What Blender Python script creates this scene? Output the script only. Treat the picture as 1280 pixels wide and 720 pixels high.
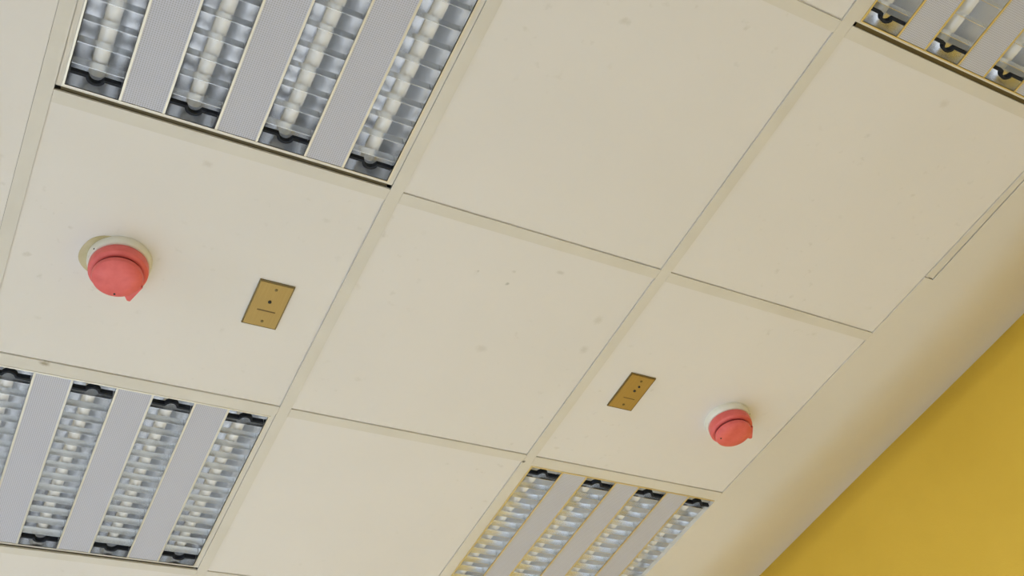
import bpy, bmesh, math, random
from mathutils import Matrix, Vector

for o in list(bpy.data.objects):
    bpy.data.objects.remove(o)
SC = bpy.context.scene
COL = SC.collection
H = 3.0                       # height of the tile faces above the floor
WX0, WX1 = -3.6, 1.663        # room extents in metres
WY0, WY1 = -3.6, 4.2

# ------------------------------------------------------------------ camera
cam_data = bpy.data.cameras.new('camera')
cam_data.sensor_width = 36.0
cam_data.lens = 1320.13 / 1280 * 36.0
cam_data.clip_start = 0.02
cam = bpy.data.objects.new('camera', cam_data)
COL.objects.link(cam)
right = Vector((0.87506957, -0.45051702, -0.17688316))
down = Vector((0.23591146, 0.71613442, -0.65688453))
fwd = Vector((0.42260978, 0.5330909, 0.73294957))
m = Matrix.Identity(4)
m.col[0][:3] = right
m.col[1][:3] = -down
m.col[2][:3] = -fwd
m.col[3][:3] = Vector((-0.58525595, -1.00149832, H - 1.55672145))
cam.matrix_world = m
SC.camera = cam

# ------------------------------------------------------------------ world, daylight, exposure
world = bpy.data.worlds.new('sky')
SC.world = world
world.use_nodes = True
wn = world.node_tree.nodes
bg = wn['Background']
wl = world.node_tree.links
tc = wn.new('ShaderNodeTexCoord')
sep = wn.new('ShaderNodeSeparateXYZ')
wl.new(tc.outputs['Generated'], sep.inputs[0])
hor = wn.new('ShaderNodeValToRGB')                     # sky above the horizon, ground below it
hor.color_ramp.elements[0].position = 0.0
hor.color_ramp.elements[0].color = (0.10, 0.10, 0.09, 1)
hor.color_ramp.elements[1].position = 0.02
hor.color_ramp.elements[1].color = (0.62, 0.78, 1.0, 1)
wl.new(sep.outputs['Z'], hor.inputs['Fac'])
wl.new(hor.outputs['Color'], bg.inputs['Color'])
bg.inputs['Strength'].default_value = 2.0

def daylight(loc, rot, sx, sy, power, col, spread):
    l = bpy.data.lights.new('daylight', 'AREA')
    l.shape = 'RECTANGLE'
    l.size, l.size_y = sx, sy
    l.energy = power
    l.color = col
    l.spread = math.radians(spread)
    o = bpy.data.objects.new('daylight', l)
    o.location = loc
    o.rotation_euler = rot
    COL.objects.link(o)
    return o

WIN_Z0, WIN_Z1 = 0.85, 2.55
WIN_Y = [(-3.1, -1.1), (-0.7, 1.3), (1.7, 3.7)]        # openings in the wall on the camera's left
WIN_X = [(-3.2, -1.0), (-0.7, 1.3)]                    # openings in the end wall the camera looks towards
WIN_B = [(-3.0, -1.2), (-0.8, 1.2)]                    # openings in the wall behind the camera
TILT = math.radians(30)                                # sky light falls downwards through a window
for a, b in WIN_Y:
    daylight((WX0 + 0.02, (a + b) / 2, (WIN_Z0 + WIN_Z1) / 2), (0, -math.pi / 2 + TILT, 0), WIN_Z1 - WIN_Z0, b - a, 48, (0.90, 0.945, 1.0), 110)
for a, b in WIN_X:
    daylight(((a + b) / 2, WY1 - 0.02, (WIN_Z0 + WIN_Z1) / 2), (-math.pi / 2 + TILT * 1.7, 0, 0), b - a, WIN_Z1 - WIN_Z0, 35, (0.90, 0.945, 1.0), 100)

vs = SC.view_settings
vs.view_transform = 'Standard'
vs.look = 'None'
vs.gamma = 1.0
vs.use_curve_mapping = False
vs.exposure = -0.05

# ------------------------------------------------------------------ materials
def new_mat(name):
    mt = bpy.data.materials.new(name)
    mt.use_nodes = True
    nt = mt.node_tree
    return mt, nt, nt.nodes['Principled BSDF']

def plain(name, col, rough=0.6, metal=0.0, spec=0.5):
    mt, nt, b = new_mat(name)
    b.inputs['Base Color'].default_value = (*col, 1)
    b.inputs['Roughness'].default_value = rough
    b.inputs['Metallic'].default_value = metal
    b.inputs['Specular IOR Level'].default_value = spec
    return mt

def mottled(name, c1, c2, scale=6.0, rough=0.6, metal=0.0, bump=0.0, bscale=200.0, lo=0.35, hi=0.65, spec=0.5):
    """two close tones mixed by noise in world position, with an optional fine relief"""
    mt, nt, b = new_mat(name)
    N, L = nt.nodes, nt.links
    geo = N.new('ShaderNodeNewGeometry')
    no = N.new('ShaderNodeTexNoise')
    no.inputs['Scale'].default_value = scale
    no.inputs['Detail'].default_value = 5
    L.new(geo.outputs['Position'], no.inputs['Vector'])
    r = N.new('ShaderNodeValToRGB')
    r.color_ramp.elements[0].position = lo
    r.color_ramp.elements[0].color = (*c1, 1)
    r.color_ramp.elements[1].position = hi
    r.color_ramp.elements[1].color = (*c2, 1)
    L.new(no.outputs['Fac'], r.inputs['Fac'])
    L.new(r.outputs['Color'], b.inputs['Base Color'])
    b.inputs['Roughness'].default_value = rough
    b.inputs['Metallic'].default_value = metal
    b.inputs['Specular IOR Level'].default_value = spec
    if bump:
        n2 = N.new('ShaderNodeTexNoise')
        n2.inputs['Scale'].default_value = bscale
        L.new(geo.outputs['Position'], n2.inputs['Vector'])
        bp = N.new('ShaderNodeBump')
        bp.inputs['Strength'].default_value = bump
        bp.inputs['Distance'].default_value = 0.001
        L.new(n2.outputs['Fac'], bp.inputs['Height'])
        L.new(bp.outputs['Normal'], b.inputs['Normal'])
    return mt

def tile_material():
    mt, nt, b = new_mat('ceiling_tile_board')
    N, L = nt.nodes, nt.links
    geo = N.new('ShaderNodeNewGeometry')
    base = N.new('ShaderNodeTexNoise')
    base.inputs['Scale'].default_value = 3.0
    base.inputs['Detail'].default_value = 4
    L.new(geo.outputs['Position'], base.inputs['Vector'])
    r = N.new('ShaderNodeValToRGB')
    r.color_ramp.elements[0].position = 0.3
    r.color_ramp.elements[0].color = (*TILE_A, 1)
    r.color_ramp.elements[1].position = 0.7
    r.color_ramp.elements[1].color = (*TILE_B, 1)
    L.new(base.outputs['Fac'], r.inputs['Fac'])
    # handling smudges: small irregular grey marks, rare
    sm = N.new('ShaderNodeTexNoise')
    sm.inputs['Scale'].default_value = 38.0
    sm.inputs['Detail'].default_value = 3
    L.new(geo.outputs['Position'], sm.inputs['Vector'])
    sr = N.new('ShaderNodeValToRGB')
    sr.color_ramp.elements[0].position = 0.64
    sr.color_ramp.elements[0].color = (0, 0, 0, 1)
    sr.color_ramp.elements[1].position = 0.78
    sr.color_ramp.elements[1].color = (1, 1, 1, 1)
    L.new(sm.outputs['Fac'], sr.inputs['Fac'])
    wide = N.new('ShaderNodeTexNoise')
    wide.inputs['Scale'].default_value = 2.3
    L.new(geo.outputs['Position'], wide.inputs['Vector'])
    wr = N.new('ShaderNodeValToRGB')
    wr.color_ramp.elements[0].position = 0.48
    wr.color_ramp.elements[0].color = (0, 0, 0, 1)
    wr.color_ramp.elements[1].position = 0.62
    wr.color_ramp.elements[1].color = (0.45, 0.45, 0.45, 1)
    L.new(wide.outputs['Fac'], wr.inputs['Fac'])
    mul = N.new('ShaderNodeMath')
    mul.operation = 'MULTIPLY'
    L.new(sr.outputs['Color'], mul.inputs[0])
    L.new(wr.outputs['Color'], mul.inputs[1])
    mix = N.new('ShaderNodeMix')
    mix.data_type = 'RGBA'
    L.new(mul.outputs[0], mix.inputs['Factor'])
    L.new(r.outputs['Color'], mix.inputs[6])
    mix.inputs[7].default_value = (0.52, 0.49, 0.40, 1)
    L.new(mix.outputs[2], b.inputs['Base Color'])
    b.inputs['Roughness'].default_value = 0.75
    b.inputs['Specular IOR Level'].default_value = 0.25
    return mt

def perforated_material():
    """sheet steel punched with fine round holes, pitch 3.8 mm"""
    mt, nt, b = new_mat('perforated_sheet')
    N, L = nt.nodes, nt.links
    tc = N.new('ShaderNodeTexCoord')
    vo = N.new('ShaderNodeTexVoronoi')
    vo.voronoi_dimensions = '2D'
    vo.inputs['Scale'].default_value = 1 / 0.0038
    vo.inputs['Randomness'].default_value = 0.0
    L.new(tc.outputs['Object'], vo.inputs['Vector'])
    r = N.new('ShaderNodeValToRGB')
    r.color_ramp.elements[0].position = 0.22
    r.color_ramp.elements[0].color = (0.40, 0.41, 0.45, 1)
    r.color_ramp.elements[1].position = 0.36
    r.color_ramp.elements[1].color = (0.62, 0.635, 0.72, 1)
    L.new(vo.outputs['Distance'], r.inputs['Fac'])
    L.new(r.outputs['Color'], b.inputs['Base Color'])
    b.inputs['Roughness'].default_value = 0.5
    return mt

def brass_material():
    mt, nt, b = new_mat('brushed_brass')
    N, L = nt.nodes, nt.links
    tc = N.new('ShaderNodeTexCoord')
    mp = N.new('ShaderNodeMapping')
    mp.inputs['Scale'].default_value = (900, 12, 12)
    L.new(tc.outputs['Object'], mp.inputs['Vector'])
    no = N.new('ShaderNodeTexNoise')
    no.inputs['Scale'].default_value = 1.0
    no.inputs['Detail'].default_value = 3
    L.new(mp.outputs['Vector'], no.inputs['Vector'])
    r = N.new('ShaderNodeValToRGB')
    r.color_ramp.elements[0].color = (0.40, 0.27, 0.085, 1)
    r.color_ramp.elements[1].color = (0.52, 0.37, 0.13, 1)
    L.new(no.outputs['Fac'], r.inputs['Fac'])
    L.new(r.outputs['Color'], b.inputs['Base Color'])
    b.inputs['Metallic'].default_value = 0.6
    b.inputs['Roughness'].default_value = 0.45
    return mt

TILE_A = (0.815, 0.790, 0.745)
TILE_B = (0.840, 0.813, 0.768)
M = {}
M['tile'] = tile_material()
M['tee'] = mottled('tee_bar_enamel', (0.73, 0.70, 0.62), (0.77, 0.74, 0.66), 9, 0.45)
def spot(mt, spots):
    nt = mt.node_tree
    N, L = nt.nodes, nt.links
    b = N['Principled BSDF']
    geo = N.new('ShaderNodeNewGeometry')
    no = N.new('ShaderNodeTexNoise')
    no.inputs['Scale'].default_value = 160
    L.new(geo.outputs['Position'], no.inputs['Vector'])
    for (x, y), r, stretch, col, amt in spots:
        mp = N.new('ShaderNodeMapping')
        mp.vector_type = 'POINT'
        mp.inputs['Location'].default_value = (-x / (r * stretch), -y / r, 0)
        mp.inputs['Scale'].default_value = (1 / (r * stretch), 1 / r, 0)
        L.new(geo.outputs['Position'], mp.inputs['Vector'])
        ln = N.new('ShaderNodeVectorMath')
        ln.operation = 'LENGTH'
        L.new(mp.outputs['Vector'], ln.inputs[0])
        ad = N.new('ShaderNodeMath')
        ad.operation = 'ADD'
        L.new(ln.outputs['Value'], ad.inputs[0])
        L.new(no.outputs['Fac'], ad.inputs[1])
        mr = N.new('ShaderNodeMapRange')
        mr.inputs['From Min'].default_value = 1.5
        mr.inputs['From Max'].default_value = 0.8
        mr.inputs['To Max'].default_value = amt
        L.new(ad.outputs[0], mr.inputs['Value'])
        mix = N.new('ShaderNodeMix')
        mix.data_type = 'RGBA'
        L.new(mr.outputs['Result'], mix.inputs['Factor'])
        L.new(b.inputs['Base Color'].links[0].from_socket, mix.inputs[6])
        mix.inputs[7].default_value = (*col, 1)
        L.new(mix.outputs[2], b.inputs['Base Color'])
spot(M['tee'], [((-.479, .5935), .007, 1.8, (.30, .25, .14), .8), ((.5905, .6105), .0055, 1.0, (.04, .035, .02), .95)])
spot(M['tile'], [((.298, .124), .005, 1.0, (.40, .40, .34), .6), ((.227, .113), .004, .8, (.5, .48, .41), .5), ((.297, .091), .005, 1.0, (.55, .53, .46), .4), ((.389, .063), .006, 2.0, (.55, .52, .45), .45),
                 ((.532, .153), .016, .7, (.62, .59, .51), .45), ((.546, .240), .014, .8, (.62, .59, .51), .45), ((.328, .304), .012, 1.3, (.64, .61, .53), .4), ((.900, -.552), .011, 1.2, (.66, .62, .54), .4),
                 ((.937, -.603), .008, 1.0, (.66, .62, .54), .4), ((-.327, .045), .008, 1.4, (.62, .58, .50), .4)])
M['margin'] = mottled('margin_paint', (0.755, 0.715, 0.62), (0.785, 0.742, 0.645), 2.5, 0.7, bump=0.15, bscale=60, spec=0.25)
M['yellow'] = mottled('yellow_wall_paint', (0.69, 0.445, 0.048), (0.73, 0.475, 0.055), 3.0, 0.6, bump=0.25, bscale=260, spec=0.3)
M['white_wall'] = mottled('pale_wall_paint', (0.66, 0.63, 0.55), (0.70, 0.67, 0.59), 3.0, 0.7)
M['cool_wall'] = mottled('off_white_wall_paint', (0.62, 0.64, 0.65), (0.66, 0.68, 0.69), 3.0, 0.7)
M['floor'] = mottled('floor_vinyl', (0.54, 0.56, 0.58), (0.60, 0.62, 0.65), 12.0, 0.5)
M['soffit'] = mottled('concrete_soffit', (0.10, 0.095, 0.09), (0.14, 0.13, 0.12), 5.0, 0.9)
M['frame_white'] = plain('window_frame_white', (0.75, 0.75, 0.74), 0.4)
M['light_frame'] = mottled('light_frame_enamel', (0.73, 0.70, 0.62), (0.77, 0.74, 0.66), 9, 0.4)
M['housing'] = plain('galvanised_housing', (0.35, 0.34, 0.31), 0.5, 0.6)
M['perf'] = perforated_material()
M['champagne'] = plain('champagne_aluminium', (0.78, 0.73, 0.60), 0.36, 1.0)
M['gap_shade'] = plain('gap_shade_paint', (0.13, 0.105, 0.055), 0.45, 0.4)  # dark brown standing in for the shade inside the frame's end gap
M['mirror'] = plain('polished_aluminium', (0.90, 0.91, 0.93), 0.24, 1.0)
M['blade'] = plain('satin_louvre_aluminium', (0.88, 0.90, 0.92), 0.26, 1.0)
M['tube'] = plain('white_phosphor_glass', (0.93, 0.94, 0.94), 0.2)
M['cap'] = plain('aluminium_tube_cap', (0.72, 0.73, 0.72), 0.5, 0.3)
M['holder'] = plain('dark_plastic_holder', (0.022, 0.026, 0.034), 0.7, 0.0, 0.15)
M['cream_plastic'] = mottled('cream_plastic', (0.80, 0.78, 0.66), (0.84, 0.82, 0.71), 20, 0.4)
M['yellowed'] = mottled('yellowed_plastic', (0.56, 0.48, 0.25), (0.66, 0.58, 0.36), 30, 0.5)
M['red'] = mottled('red_plastic', (0.76, 0.125, 0.11), (0.84, 0.165, 0.15), 45, 0.4)
M['dark_red'] = plain('dark_red_recess', (0.22, 0.02, 0.02), 0.6)
M['black'] = plain('black_plastic', (0.02, 0.02, 0.02), 0.5)
M['brass'] = brass_material()
M['brass_edge'] = plain('tarnished_brass', (0.20, 0.15, 0.06), 0.4, 0.6)
M['engrave'] = plain('dark_engraving', (0.16, 0.10, 0.03), 0.6)
def pane_material():
    mt, nt, b = new_mat('window_glass')
    N, L = nt.nodes, nt.links
    tr = N.new('ShaderNodeBsdfTransparent')
    gl = N.new('ShaderNodeBsdfGlossy')
    gl.inputs['Roughness'].default_value = 0.02
    mx = N.new('ShaderNodeMixShader')
    mx.inputs[0].default_value = 0.06
    L.new(tr.outputs[0], mx.inputs[1])
    L.new(gl.outputs[0], mx.inputs[2])
    L.new(mx.outputs[0], N['Material Output'].inputs['Surface'])
    return mt
M['pane'] = pane_material()

# ------------------------------------------------------------------ mesh helpers
def box(bm, x0, x1, y0, y1, z0, z1):
    v = [bm.verts.new(p) for p in ((x0, y0, z0), (x1, y0, z0), (x1, y1, z0), (x0, y1, z0),
                                   (x0, y0, z1), (x1, y0, z1), (x1, y1, z1), (x0, y1, z1))]
    for f in ((3, 2, 1, 0), (4, 5, 6, 7), (0, 1, 5, 4), (1, 2, 6, 5), (2, 3, 7, 6), (3, 0, 4, 7)):
        bm.faces.new([v[i] for i in f])

def prism(bm, pts, z0, z1):
    a = [bm.verts.new((x, y, z0)) for x, y in pts]
    b = [bm.verts.new((x, y, z1)) for x, y in pts]
    n = len(pts)
    bm.faces.new(a[::-1])
    bm.faces.new(b)
    for i in range(n):
        bm.faces.new((a[i], a[(i + 1) % n], b[(i + 1) % n], b[i]))

def lathe(bm, prof, n=64, cx=0, cy=0):
    rings = []
    for r, z in prof:
        if r < 1e-6:
            rings.append([bm.verts.new((cx, cy, z))])
        else:
            rings.append([bm.verts.new((cx + r * math.cos(2 * math.pi * k / n), cy + r * math.sin(2 * math.pi * k / n), z)) for k in range(n)])
    for a, b in zip(rings, rings[1:]):
        for k in range(n):
            k2 = (k + 1) % n
            if len(a) == 1 and len(b) == 1:
                continue
            if len(a) == 1:
                bm.faces.new((a[0], b[k2], b[k]))
            elif len(b) == 1:
                bm.faces.new((a[k], a[k2], b[0]))
            else:
                bm.faces.new((a[k], a[k2], b[k2], b[k]))

def mesh(bm, name, mat, smooth=False, bevel=0.0):
    if bevel:
        bmesh.ops.bevel(bm, geom=list(bm.edges), offset=bevel, segments=2, affect='EDGES', clamp_overlap=True)
    bmesh.ops.recalc_face_normals(bm, faces=bm.faces)
    me = bpy.data.meshes.new(name)
    bm.to_mesh(me)
    bm.free()
    me.materials.append(mat)
    if smooth:
        for p in me.polygons:
            p.use_smooth = True
        if smooth != 'all':
            me.set_sharp_from_angle(angle=math.radians(35))
    return me

def obj(name, me, parent=None, loc=(0, 0, 0), rz=0.0):
    o = bpy.data.objects.new(name, me)
    COL.objects.link(o)
    o.location = loc
    o.rotation_euler = (0, 0, rz)
    o.parent = parent
    return o

def make(name, mat, fn, parent=None, loc=(0, 0, 0), smooth=False, bevel=0.0):
    bm = bmesh.new()
    fn(bm)
    return obj(name, mesh(bm, name, mat, smooth, bevel), parent, loc)

def structure(o, label, cat):
    o['kind'] = 'structure'
    o['label'] = label
    o['category'] = cat
    return o

def thing(name, label, cat, loc, group=None):
    o = obj(name, None, None, loc)
    o.empty_display_size = 0.1
    o['label'] = label
    o['category'] = cat
    if group:
        o['group'] = group
    return o

# ------------------------------------------------------------------ the room shell
SOF = H + 0.34
structure(make('floor', M['floor'], lambda b: box(b, WX0 - .2, WX1 + .2, WY0 - .2, WY1 + .2, -0.1, 0)),
          'pale grey vinyl floor of the room', 'floor')
structure(make('wall_right', M['yellow'], lambda b: box(b, WX1, WX1 + .2, WY0 - .2, WY1 + .2, 0, SOF)),
          'yellow painted wall meeting the pale ceiling margin', 'wall')
def wall_back(b):
    box(b, WX0, WX1, WY0 - .2, WY0, 0, WIN_Z0)
    box(b, WX0, WX1, WY0 - .2, WY0, WIN_Z1, SOF)
    e = [WX0] + [v for w in WIN_B for v in w] + [WX1]
    for i in range(0, len(e), 2):
        box(b, e[i], e[i + 1], WY0 - .2, WY0, WIN_Z0, WIN_Z1)
structure(make('wall_back', M['white_wall'], wall_back), 'pale end wall with two wide window openings', 'wall')

def wall_left(b):
    box(b, WX0 - .2, WX0, WY0 - .2, WY1 + .2, 0, WIN_Z0)
    box(b, WX0 - .2, WX0, WY0 - .2, WY1 + .2, WIN_Z1, SOF)
    e = [WY0 - .2] + [v for w in WIN_Y for v in w] + [WY1 + .2]
    for i in range(0, len(e), 2):
        box(b, WX0 - .2, WX0, e[i], e[i + 1], WIN_Z0, WIN_Z1)
structure(make('wall_left', M['white_wall'], wall_left), 'pale wall with three wide window openings', 'wall')

def wall_front(b):
    box(b, WX0, WX1, WY1, WY1 + .2, 0, WIN_Z0)
    box(b, WX0, WX1, WY1, WY1 + .2, WIN_Z1, SOF)
    e = [WX0] + [v for w in WIN_X for v in w] + [WX1]
    for i in range(0, len(e), 2):
        box(b, e[i], e[i + 1], WY1, WY1 + .2, WIN_Z0, WIN_Z1)
structure(make('wall_front', M['cool_wall'], wall_front), 'off-white end wall with two wide window openings', 'wall')

def window(n, a, b, along_y, wy=WY1 + .1):
    ln = b - a
    def fr(bm):
        t = 0.05
        def bar(u0, u1, z0, z1):
            if along_y:
                box(bm, -0.03, 0.03, u0, u1, z0, z1)
            else:
                box(bm, u0, u1, -0.03, 0.03, z0, z1)
        h = WIN_Z1 - WIN_Z0
        bar(0, ln, 0, t); bar(0, ln, h - t, h)
        bar(0, t, t, h - t); bar(ln - t, ln, t, h - t)
        bar(ln / 2 - t / 2, ln / 2 + t / 2, t, h - t)
    loc = (WX0 - .1, a, WIN_Z0) if along_y else (a, wy, WIN_Z0)
    w = make('window_%d' % n, M['frame_white'], fr, None, loc)
    structure(w, 'white framed two-light window in pale wall', 'window')
    for k in (0, 1):
        u0 = 0.05 + k * (ln / 2 - .025)
        u1 = u0 + ln / 2 - .075
        def pn(bm):
            if along_y:
                box(bm, -.003, .003, u0, u1, .05, WIN_Z1 - WIN_Z0 - .05)
            else:
                box(bm, u0, u1, -.003, .003, .05, WIN_Z1 - WIN_Z0 - .05)
        make('pane', M['pane'], pn, w)
n = 0
for a, b in WIN_Y:
    n += 1
    window(n, a, b, True)
for a, b in WIN_X:
    n += 1
    window(n, a, b, False)
for a, b in WIN_B:
    n += 1
    window(n, a, b, False, WY0 - .1)

# ------------------------------------------------------------------ the suspended ceiling
ceiling = structure(make('ceiling', M['soffit'], lambda b: box(b, WX0 - .2, WX1 + .2, WY0 - .2, WY1 + .2, 0.34, 0.5), None, (0, 0, H)),
                    'suspended ceiling of square cream tiles in a painted tee grid', 'ceiling')
CELL = 0.6
FL = 0.012          # half width of a tee flange
FB, FT = -0.0015, 0.0028   # underside and top of a flange
RB = 0.0032         # shadow groove between a flange and the raised field of a tile
LIGHT_CELLS = {(-1, -1), (1, -2), (-1, 1), (1, 1)}
I0, I1 = -1, 1      # columns of cells
J0, J1 = -6, 6      # rows of cells
def edge_x(y):      # where the plain margin board meets the last column of tiles
    return 1.181 - 0.02 * y

def stepped_tile(x0, x1, y0, y1, fx1):
    # a rebated tile: the field hangs level with the grid, the rim lies on the flanges; fx1(y) is the field's far edge
    bm = bmesh.new()
    a, c = FL + RB, CELL - FL - RB
    a = FL + .0004      # the tile is pushed up against two of its flanges
    lo = [(a, a), (fx1(a), a), (fx1(c), c), (a, c)]
    hi = [(x0, y0), (x1, y0), (x1, y1), (x0, y1)]
    loops = [[bm.verts.new((x, y, z)) for x, y in p] for p, z in ((lo, 0), (lo, FT), (hi, FT), (hi, FT + .009))]
    bm.faces.new(loops[0][::-1])
    for p, q in zip(loops, loops[1:]):
        for k in range(4):
            bm.faces.new((p[k], p[(k + 1) % 4], q[(k + 1) % 4], q[k]))
    bm.faces.new(loops[-1])
    return mesh(bm, 'ceiling_tile', M['tile'])
tile_me = stepped_tile(0.003, 0.597, 0.003, 0.597, lambda y: CELL - FL - RB)
for i in range(I0, I1 + 1):
    for j in range(J0, J1 + 1):
        if (i, j) in LIGHT_CELLS:
            continue
        me = tile_me if i < I1 else stepped_tile(0.003, 0.597, 0.003, 0.597, lambda y: edge_x(j * CELL + y) - CELL - RB)
        obj('ceiling_tile', me, ceiling, (i * CELL, j * CELL, 0))

def tee(bm, L0, L1, along_y):
    # inverted T in one closed outline
    sec = [(-FL, FB), (FL, FB), (FL, FT), (.0015, FT), (.0015, .038), (-.0015, .038), (-.0015, FT), (-FL, FT)]
    P = [[bm.verts.new((u, L, z) if along_y else (L, u, z)) for u, z in sec] for L in (L0, L1)]
    n = len(sec)
    for k in range(n):
        bm.faces.new((P[0][k], P[0][(k + 1) % n], P[1][(k + 1) % n], P[1][k]))
    bm.faces.new(P[0][::-1])
    bm.faces.new(P[1])
bm = bmesh.new()
tee(bm, WY0, WY1, True)
main_me = mesh(bm, 'main_tee', M['tee'])
for i in range(I0, I1 + 1):
    obj('main_tee', main_me, ceiling, (i * CELL, 0, 0))
bm = bmesh.new()
tee(bm, FL + .0004, CELL - FL - .0004, False)
cross_me = mesh(bm, 'cross_tee', M['tee'])
for j in range(J0 + 1, J1 + 1):
    for i in range(I0, I1):
        obj('cross_tee', cross_me, ceiling, (i * CELL, j * CELL, 0))
    bm = bmesh.new()
    tee(bm, FL + .0004, edge_x(j * CELL) - CELL - .0008, False)
    obj('cross_tee', mesh(bm, 'cross_tee', M['tee']), ceiling, (CELL, j * CELL, 0))

# plain plastered margin between the grid and the yellow wall, notched where the edge bead shows
NY = -0.19
def plain_field(bm):     # the plain boarded part of the ceiling beyond the last main tee
    prism(bm, [(WX0, WY0), (I0 * CELL - FL - .0005, WY0), (I0 * CELL - FL - .0005, WY1), (WX0, WY1)], FB + .0003, 0.012)
make('plain_board', M['tile'], plain_field, ceiling)

RISE = 0.115        # the plaster margin swells up in a soft wave before it meets the wall
def margin_z(x, y):
    w = 0.016 * math.sin(2.1 * y + 0.6) + 0.010 * math.sin(5.3 * y + 2.0)
    t = min(1, max(0, (x - 1.28 - w) / 0.42))
    return -0.001 + RISE * (t * t * (3 - 2 * t))
def margin(bm):
    ys = [WY0 + (NY - WY0) * k / 34 for k in range(35)]
    ys2 = [NY + (WY1 - NY) * k / 44 for k in range(45)]
    NX = 30
    for seg, x0 in ((ys, lambda y: 1.209), (ys2, edge_x)):
        rows = []
        for y in seg:
            a = x0(y)
            rows.append([bm.verts.new((a, y, 0.012))] + [bm.verts.new((a + (WX1 - a) * k / NX, y, margin_z(a + (WX1 - a) * k / NX, y))) for k in range(NX + 1)])
        for p, q in zip(rows, rows[1:]):
            for k in range(NX + 1):
                bm.faces.new((p[k], p[k + 1], q[k + 1], q[k]))
        if x0 is edge_x:                               # end face of the step at the bead
            r0 = rows[0]
            step = bm.verts.new((1.209, NY, 0.012))
            low = bm.verts.new((1.209, NY, -0.001))
            bm.faces.new((r0[0], step, low, r0[1]))
make('margin_board', M['margin'], margin, ceiling, smooth=True)
def bead(bm):
    prism(bm, [(edge_x(NY), NY - .0035), (edge_x(-1), -1), (edge_x(-1), WY0), (1.2050, WY0), (1.2050, NY - .0035)], -0.001, 0.006)
make('edge_bead', M['tee'], bead, ceiling)

# ------------------------------------------------------------------ recessed louvre lights
SLOT, PAN = 0.082, 0.0735
XS = [-0.2745 + SLOT / 2 + k * (SLOT + PAN) for k in range(4)]
XP = [-0.2745 + SLOT + PAN / 2 + k * (SLOT + PAN) for k in range(3)]
Y0, Y1 = -0.2745, 0.2735
ZT = 0.058
def w_at(z):
    return 0.0405 * math.sqrt(max(0, 1 - (z / ZT) ** 2))

def channel(bm):
    n = 28
    a, b = [], []
    for k in range(n + 1):
        t = math.pi * k / n
        x, z = 0.0405 * math.cos(t), ZT * math.sin(t)
        a.append(bm.verts.new((x, Y0 + .0005, z + .0005)))
        b.append(bm.verts.new((x, Y1 - .0005, z + .0005)))
    for k in range(n):
        bm.faces.new((a[k], a[k + 1], b[k + 1], b[k]))
def chan_end(bm):
    n = 20
    if True:
        bm.faces.new([bm.verts.new((0.0404 * math.cos(math.pi * k / n), 0, ZT * math.sin(math.pi * k / n) + .0005)) for k in range(n + 1)])
def blade(bm):
    # V-section with dished sides, its ends following the channel
    sec = [(-.0003, .0045), (-.0010, .0085), (-.0022, .0130), (-.0042, .0185), (.0042, .0185), (.0022, .0130), (.0010, .0085), (.0003, .0045)]
    L = [bm.verts.new((-(w_at(z) - .0004), y, z)) for y, z in sec]
    R_ = [bm.verts.new(((w_at(z) - .0004), y, z)) for y, z in sec]
    k = len(sec)
    for q in range(k):
        bm.faces.new((L[q], L[(q + 1) % k], R_[(q + 1) % k], R_[q]))
    bm.faces.new(L[::-1])
    bm.faces.new(R_)
TZ, TR = 0.034, 0.0128
HY = 0.016                       # distance of a tube end from the slot end
def tube(bm):
    n = 24
    ys = [(Y0 + HY, .0), (Y0 + HY, .0118), (Y0 + HY + .018, .0118), (Y0 + HY + .021, TR), (Y1 - HY - .021, TR), (Y1 - HY - .018, .0118), (Y1 - HY, .0118), (Y1 - HY, 0)]
    rings = [[bm.verts.new((r * math.cos(2 * math.pi * k / n), y, TZ + r * math.sin(2 * math.pi * k / n))) for k in range(n)] for y, r in ys if r > 0]
    for a, b in zip(rings, rings[1:]):
        for k in range(n):
            bm.faces.new((a[k], a[(k + 1) % n], b[(k + 1) % n], b[k]))
    bm.faces.new(rings[0])
    bm.faces.new(rings[-1][::-1])
def cap(bm):
    n = 24
    a = [bm.verts.new((.0125 * math.cos(2 * math.pi * k / n), 0, TZ + .0125 * math.sin(2 * math.pi * k / n))) for k in range(n)]
    b = [bm.verts.new((.0125 * math.cos(2 * math.pi * k / n), .017, TZ + .0125 * math.sin(2 * math.pi * k / n))) for k in range(n)]
    for k in range(n):
        bm.faces.new((a[k], a[(k + 1) % n], b[(k + 1) % n], b[k]))
    bm.faces.new(a)
    bm.faces.new(b[::-1])
def holder(bm):
    # dark spring clip across the slot, bowed round the tube end towards the end plate
    z0, z1, h = 0.0020, 0.0125, 0.0024
    xs = w_at(0.0125) - .0006
    path = [(-xs, .0), (-.0125, .0)]
    path += [(.0125 * math.cos(math.pi + math.pi * k / 12), -.0105 * math.sin(math.pi * k / 12)) for k in range(1, 12)]
    path += [(.0125, .0), (xs, .0)]
    prev = None
    for q, (x, y) in enumerate(path):
        a, b = path[max(0, q - 1)], path[min(len(path) - 1, q + 1)]
        d = Vector((b[0] - a[0], b[1] - a[1])).normalized()
        nx, ny = -d.y * h, d.x * h
        v = [bm.verts.new(p) for p in ((x + nx, y + ny, z0), (x - nx, y - ny, z0), (x - nx, y - ny, z1), (x + nx, y + ny, z1))]
        if prev:
            for k in range(4):
                bm.faces.new((prev[k], prev[(k + 1) % 4], v[(k + 1) % 4], v[k]))
        else:
            bm.faces.new(v)
        prev = v
    bm.faces.new(prev[::-1])
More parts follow.
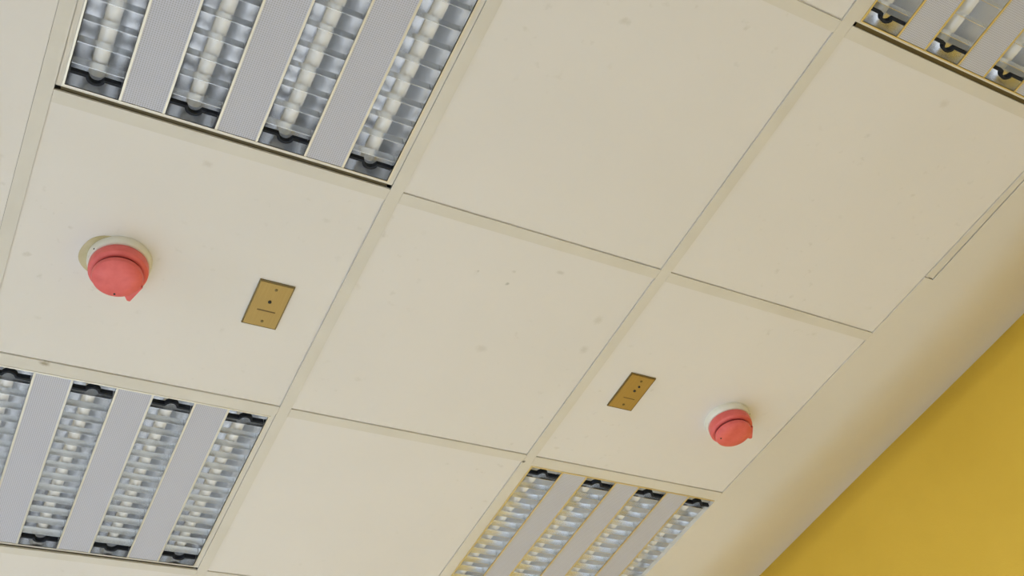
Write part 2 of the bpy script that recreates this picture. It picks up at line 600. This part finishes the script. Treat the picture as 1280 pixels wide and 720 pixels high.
def ring(bm, xo0, xo1, yo0, yo1, xi0, xi1, yi0, yi1, z0, z1):
    box(bm, xo0, xo1, yo0, yi0, z0, z1)
    box(bm, xo0, xo1, yi1, yo1, z0, z1)
    box(bm, xo0, xi0, yi0, yi1, z0, z1)
    box(bm, xi1, xo1, yi0, yi1, z0, z1)
def frame_fn(bm):
    ring(bm, -.295, .293, -.295, .2795, -.2788, .2788, -.2788, .2762, FT + .0003, 0.010)
    ring(bm, -.2870, .2870, -.2870, .2795, -.2788, .2788, -.2788, .2762, 0.0003, FT + .0003)
def lip_fn(bm):
    ring(bm, -.2785, .2785, -.2785, .2760, -.2750, .2750, -.2750, .2740, -0.0005, 0.007)
def strip_fn(bm):      # added strip, coloured as shade in the gap at one end of the frame
    box(bm, -.2790, .2790, .2797, .2955, FT + .001, FT + .003)
def housing_fn(bm):
    ring(bm, -.2795, .2795, -.2795, .2770, -.2782, .2782, -.2782, .2757, 0.0105, 0.095)
    box(bm, -.2795, .2795, -.2795, .2770, 0.095, 0.0965)
def panel_fn(bm):
    box(bm, -PAN / 2 + .004, PAN / 2 - .004, Y0, Y1, 0.0008, 0.003)
def trim_fn(bm):
    # folded edge of the panel: a narrow face and a short return up into the slot
    box(bm, -.002, .002, Y0, Y1, -0.0004, 0.0035)

def build(fn, name, mat, smooth=False):
    b = bmesh.new()
    fn(b)
    return mesh(b, name, mat, smooth)
LM = dict(channel=build(channel, 'reflector', M['mirror'], 'all'), end=build(chan_end, 'end_plate', M['mirror']),
          blade=build(blade, 'cross_blade', M['blade'], True), tube=build(tube, 'lamp_tube', M['tube'], True),
          cap=build(cap, 'tube_cap', M['cap'], True), holder=build(holder, 'lamp_holder', M['holder']),
          frame=build(frame_fn, 'frame', M['light_frame']), lip=build(lip_fn, 'inner_lip', M['champagne']),
          strip=build(strip_fn, 'gap_shade_strip', M['gap_shade']), housing=build(housing_fn, 'housing', M['housing']), panel=build(panel_fn, 'perforated_panel', M['perf']),
          trim=build(trim_fn, 'edge_trim', M['champagne']))
NB = 13
def ceiling_light(i, j, label, dx=0.0):
    t = thing('ceiling_light', label, 'ceiling light', ((i + .5) * CELL + dx, (j + .5) * CELL, H), 'recessed louvre lights in the tile grid')
    f = obj('frame', LM['frame'], t)
    obj('inner_lip', LM['lip'], f)
    obj('housing', LM['housing'], t)
    obj('gap_shade_strip', LM['strip'], f)
    for x in XP:
        p = obj('perforated_panel', LM['panel'], t, (x, 0, 0))
        for s in (-1, 1):
            obj('edge_trim', LM['trim'], p, (s * (PAN / 2 - .002), 0, 0))
    for x in XS:
        r = obj('reflector', LM['channel'], t, (x, 0, 0))
        for yy in (Y0 + .0006, Y1 - .0006):
            obj('end_plate', LM['end'], r, (0, yy, 0))
        for k in range(NB):
            obj('cross_blade', LM['blade'], r, (0, Y0 + (k + 1) * (Y1 - Y0) / (NB + 1), 0))
        u = obj('lamp_tube', LM['tube'], t, (x, 0, 0))
        obj('tube_cap', LM['cap'], u, (0, Y0 + HY + .001, 0))
        obj('tube_cap', LM['cap'], u, (0, Y1 - HY - .018, 0))
        obj('lamp_holder', LM['holder'], t, (x, Y0 + .024, 0))
        obj('lamp_holder', LM['holder'], t, (x, Y1 - .024, 0), math.pi)
    return t
ceiling_light(-1, -1, 'recessed four-tube louvre light beside the tile with the yellow-stained red smoke detector, tubes showing whole')
ceiling_light(1, -2, 'recessed louvre light near the yellow wall, away from both detectors, a plain tile between')
ceiling_light(-1, 1, 'recessed louvre light across the stained detector tile from the light with tubes showing whole')
ceiling_light(1, 1, 'recessed louvre light touching the plain margin, next to the clean smoke detector tile', -0.003)

# ------------------------------------------------------------------ smoke detectors
def detector(x, y, rz, label, tab_ang, hole_ang, stained):
    t = thing('smoke_detector', label, 'smoke detector', (x, y, H), 'red capped smoke detectors')
    make('base', M['cream_plastic'], lambda b: lathe(b, [(0, 0), (.0555, 0), (.0560, -.002), (.0555, -.011), (.0530, -.0155), (.047, -.0170), (0, -.0170)]), t, smooth=True)
    if stained:
        def yel(b):
            pts = []
            for k in range(48):
                a = 2 * math.pi * k / 48
                r = .0535 * (1 + .02 * math.sin(3 * a + 1) + .012 * math.sin(5 * a))
                pts.append((-.0170 + r * math.cos(a), .0005 + r * .93 * math.sin(a)))
            prism(b, pts, -.0012, 0)
        o = make('backing_plate', M['yellowed'], yel, t)
        o['label'] = 'yellowed backing plate showing past the cream base'
    def cap_fn(b):
        lathe(b, [(0, -.0155), (.0490, -.0155), (.0510, -.0185), (.0518, -.0280), (.0510, -.0350), (.0485, -.0375), (.0450, -.0392),
                  (.0400, -.0385), (.0400, -.0440), (.0435, -.0446), (.0440, -.0465), (.0425, -.0520), (.0385, -.0553), (.020, -.0572), (0, -.0576)], 72)
    h = make('cap', M['red'], cap_fn, t, smooth=True)
    h['label'] = 'red domed cap of the detector'
    def slot(b):
        lathe(b, [(.0412, -.0392), (.0412, -.0444)], 72)
    s = make('vent_slot', M['dark_red'], slot, h, smooth=True)
    def tab(b):
        # a pointed lug: one side leaves the cap as a tangent, the other is a notch
        rc, r = .0655, .0505
        ph = tab_ang - math.acos(r / rc)
        pol = [(r * .80, ph), (r, ph), (rc, tab_ang), (rc - .003, tab_ang + .07), (r * .93, tab_ang + .10), (r * .75, tab_ang)]
        prism(b, [(u * math.cos(v), u * math.sin(v)) for u, v in pol], -.0420, -.0300)
    make('pull_tab', M['red'], tab, h, bevel=.0008)
    hx, hy = .033 * math.cos(hole_ang), .033 * math.sin(hole_ang)
    make('screw', M['black'], lambda b: lathe(b, [(0, -.0540), (.0019, -.0540), (.0019, -.0568), (0, -.0572)], 12, hx, hy), h)
    return t
d1 = detector(-.4105, .2985, 0, 'red capped smoke detector with yellow stained backing, beside the wide brass plate', math.radians(58), math.radians(84), True)
d2 = detector(1.006, .3375, 0, 'red capped smoke detector with clean cream base, close to the plain ceiling margin', math.radians(6), math.radians(150), False)
def pin(det, ang, r=.053):
    x, y = r * math.cos(ang), r * math.sin(ang)
    make('indicator', M['black'], lambda b: lathe(b, [(0, -.010), (.0018, -.010), (.0018, -.0145), (0, -.0150)], 12, x, y), det)
pin(d1, math.radians(205))
pin(d2, math.radians(-50))

# ------------------------------------------------------------------ brass plates
def brass_plate(x, y, w, h, label, dots, line):
    t = thing('brass_plate', label, 'wall plate', (x, y, H), 'brass plates screwed to the tiles')
    def pl(b):
        box(b, -w / 2 + .0025, w / 2 - .0025, -h / 2 + .0025, h / 2 - .0025, -.0042, 0)
    make('face', M['brass'], pl, t, bevel=.0006)
    def rim(b):
        ring(b, -w / 2, w / 2, -h / 2, h / 2, -w / 2 + .0025, w / 2 - .0025, -h / 2 + .0025, h / 2 - .0025, -.0030, 0)
    make('rim', M['brass_edge'], rim, t)
    for sy in (-1, 1):
        s = make('screw', M['brass_edge'], lambda b: lathe(b, [(0, -.0040), (.0030, -.0040), (.0030, -.0050), (.0018, -.0054), (0, -.0054)], 16), t, (0.002, sy * (h / 2 - .016), 0), smooth=True)
    for dx, dy, r in dots:
        make('indicator', M['black'], lambda b: lathe(b, [(0, -.0040), (r, -.0040), (r, -.0058), (r * .6, -.0066), (0, -.0068)], 16), t, (dx, dy, 0), smooth=True)
    make('engraved_line', M['engrave'], lambda b: box(b, line[0] - line[2] / 2, line[0] + line[2] / 2, line[1] - line[3] / 2, line[1] + line[3] / 2, -.0045, -.0040), t)
brass_plate(-.1285, .3195, .069, .116, 'broad brass plate with one dark dot, beside the stained red smoke detector', [(0, -.010, .0034)], (0.001, .0145, .036, .003))
brass_plate(.7215, .3245, .066, .111, 'brass plate with two dark dots, on the tile with the clean smoke detector', [(.003, -.008, .0032), (.0065, -.0225, .0026)], (0.004, .018, .030, .0022))
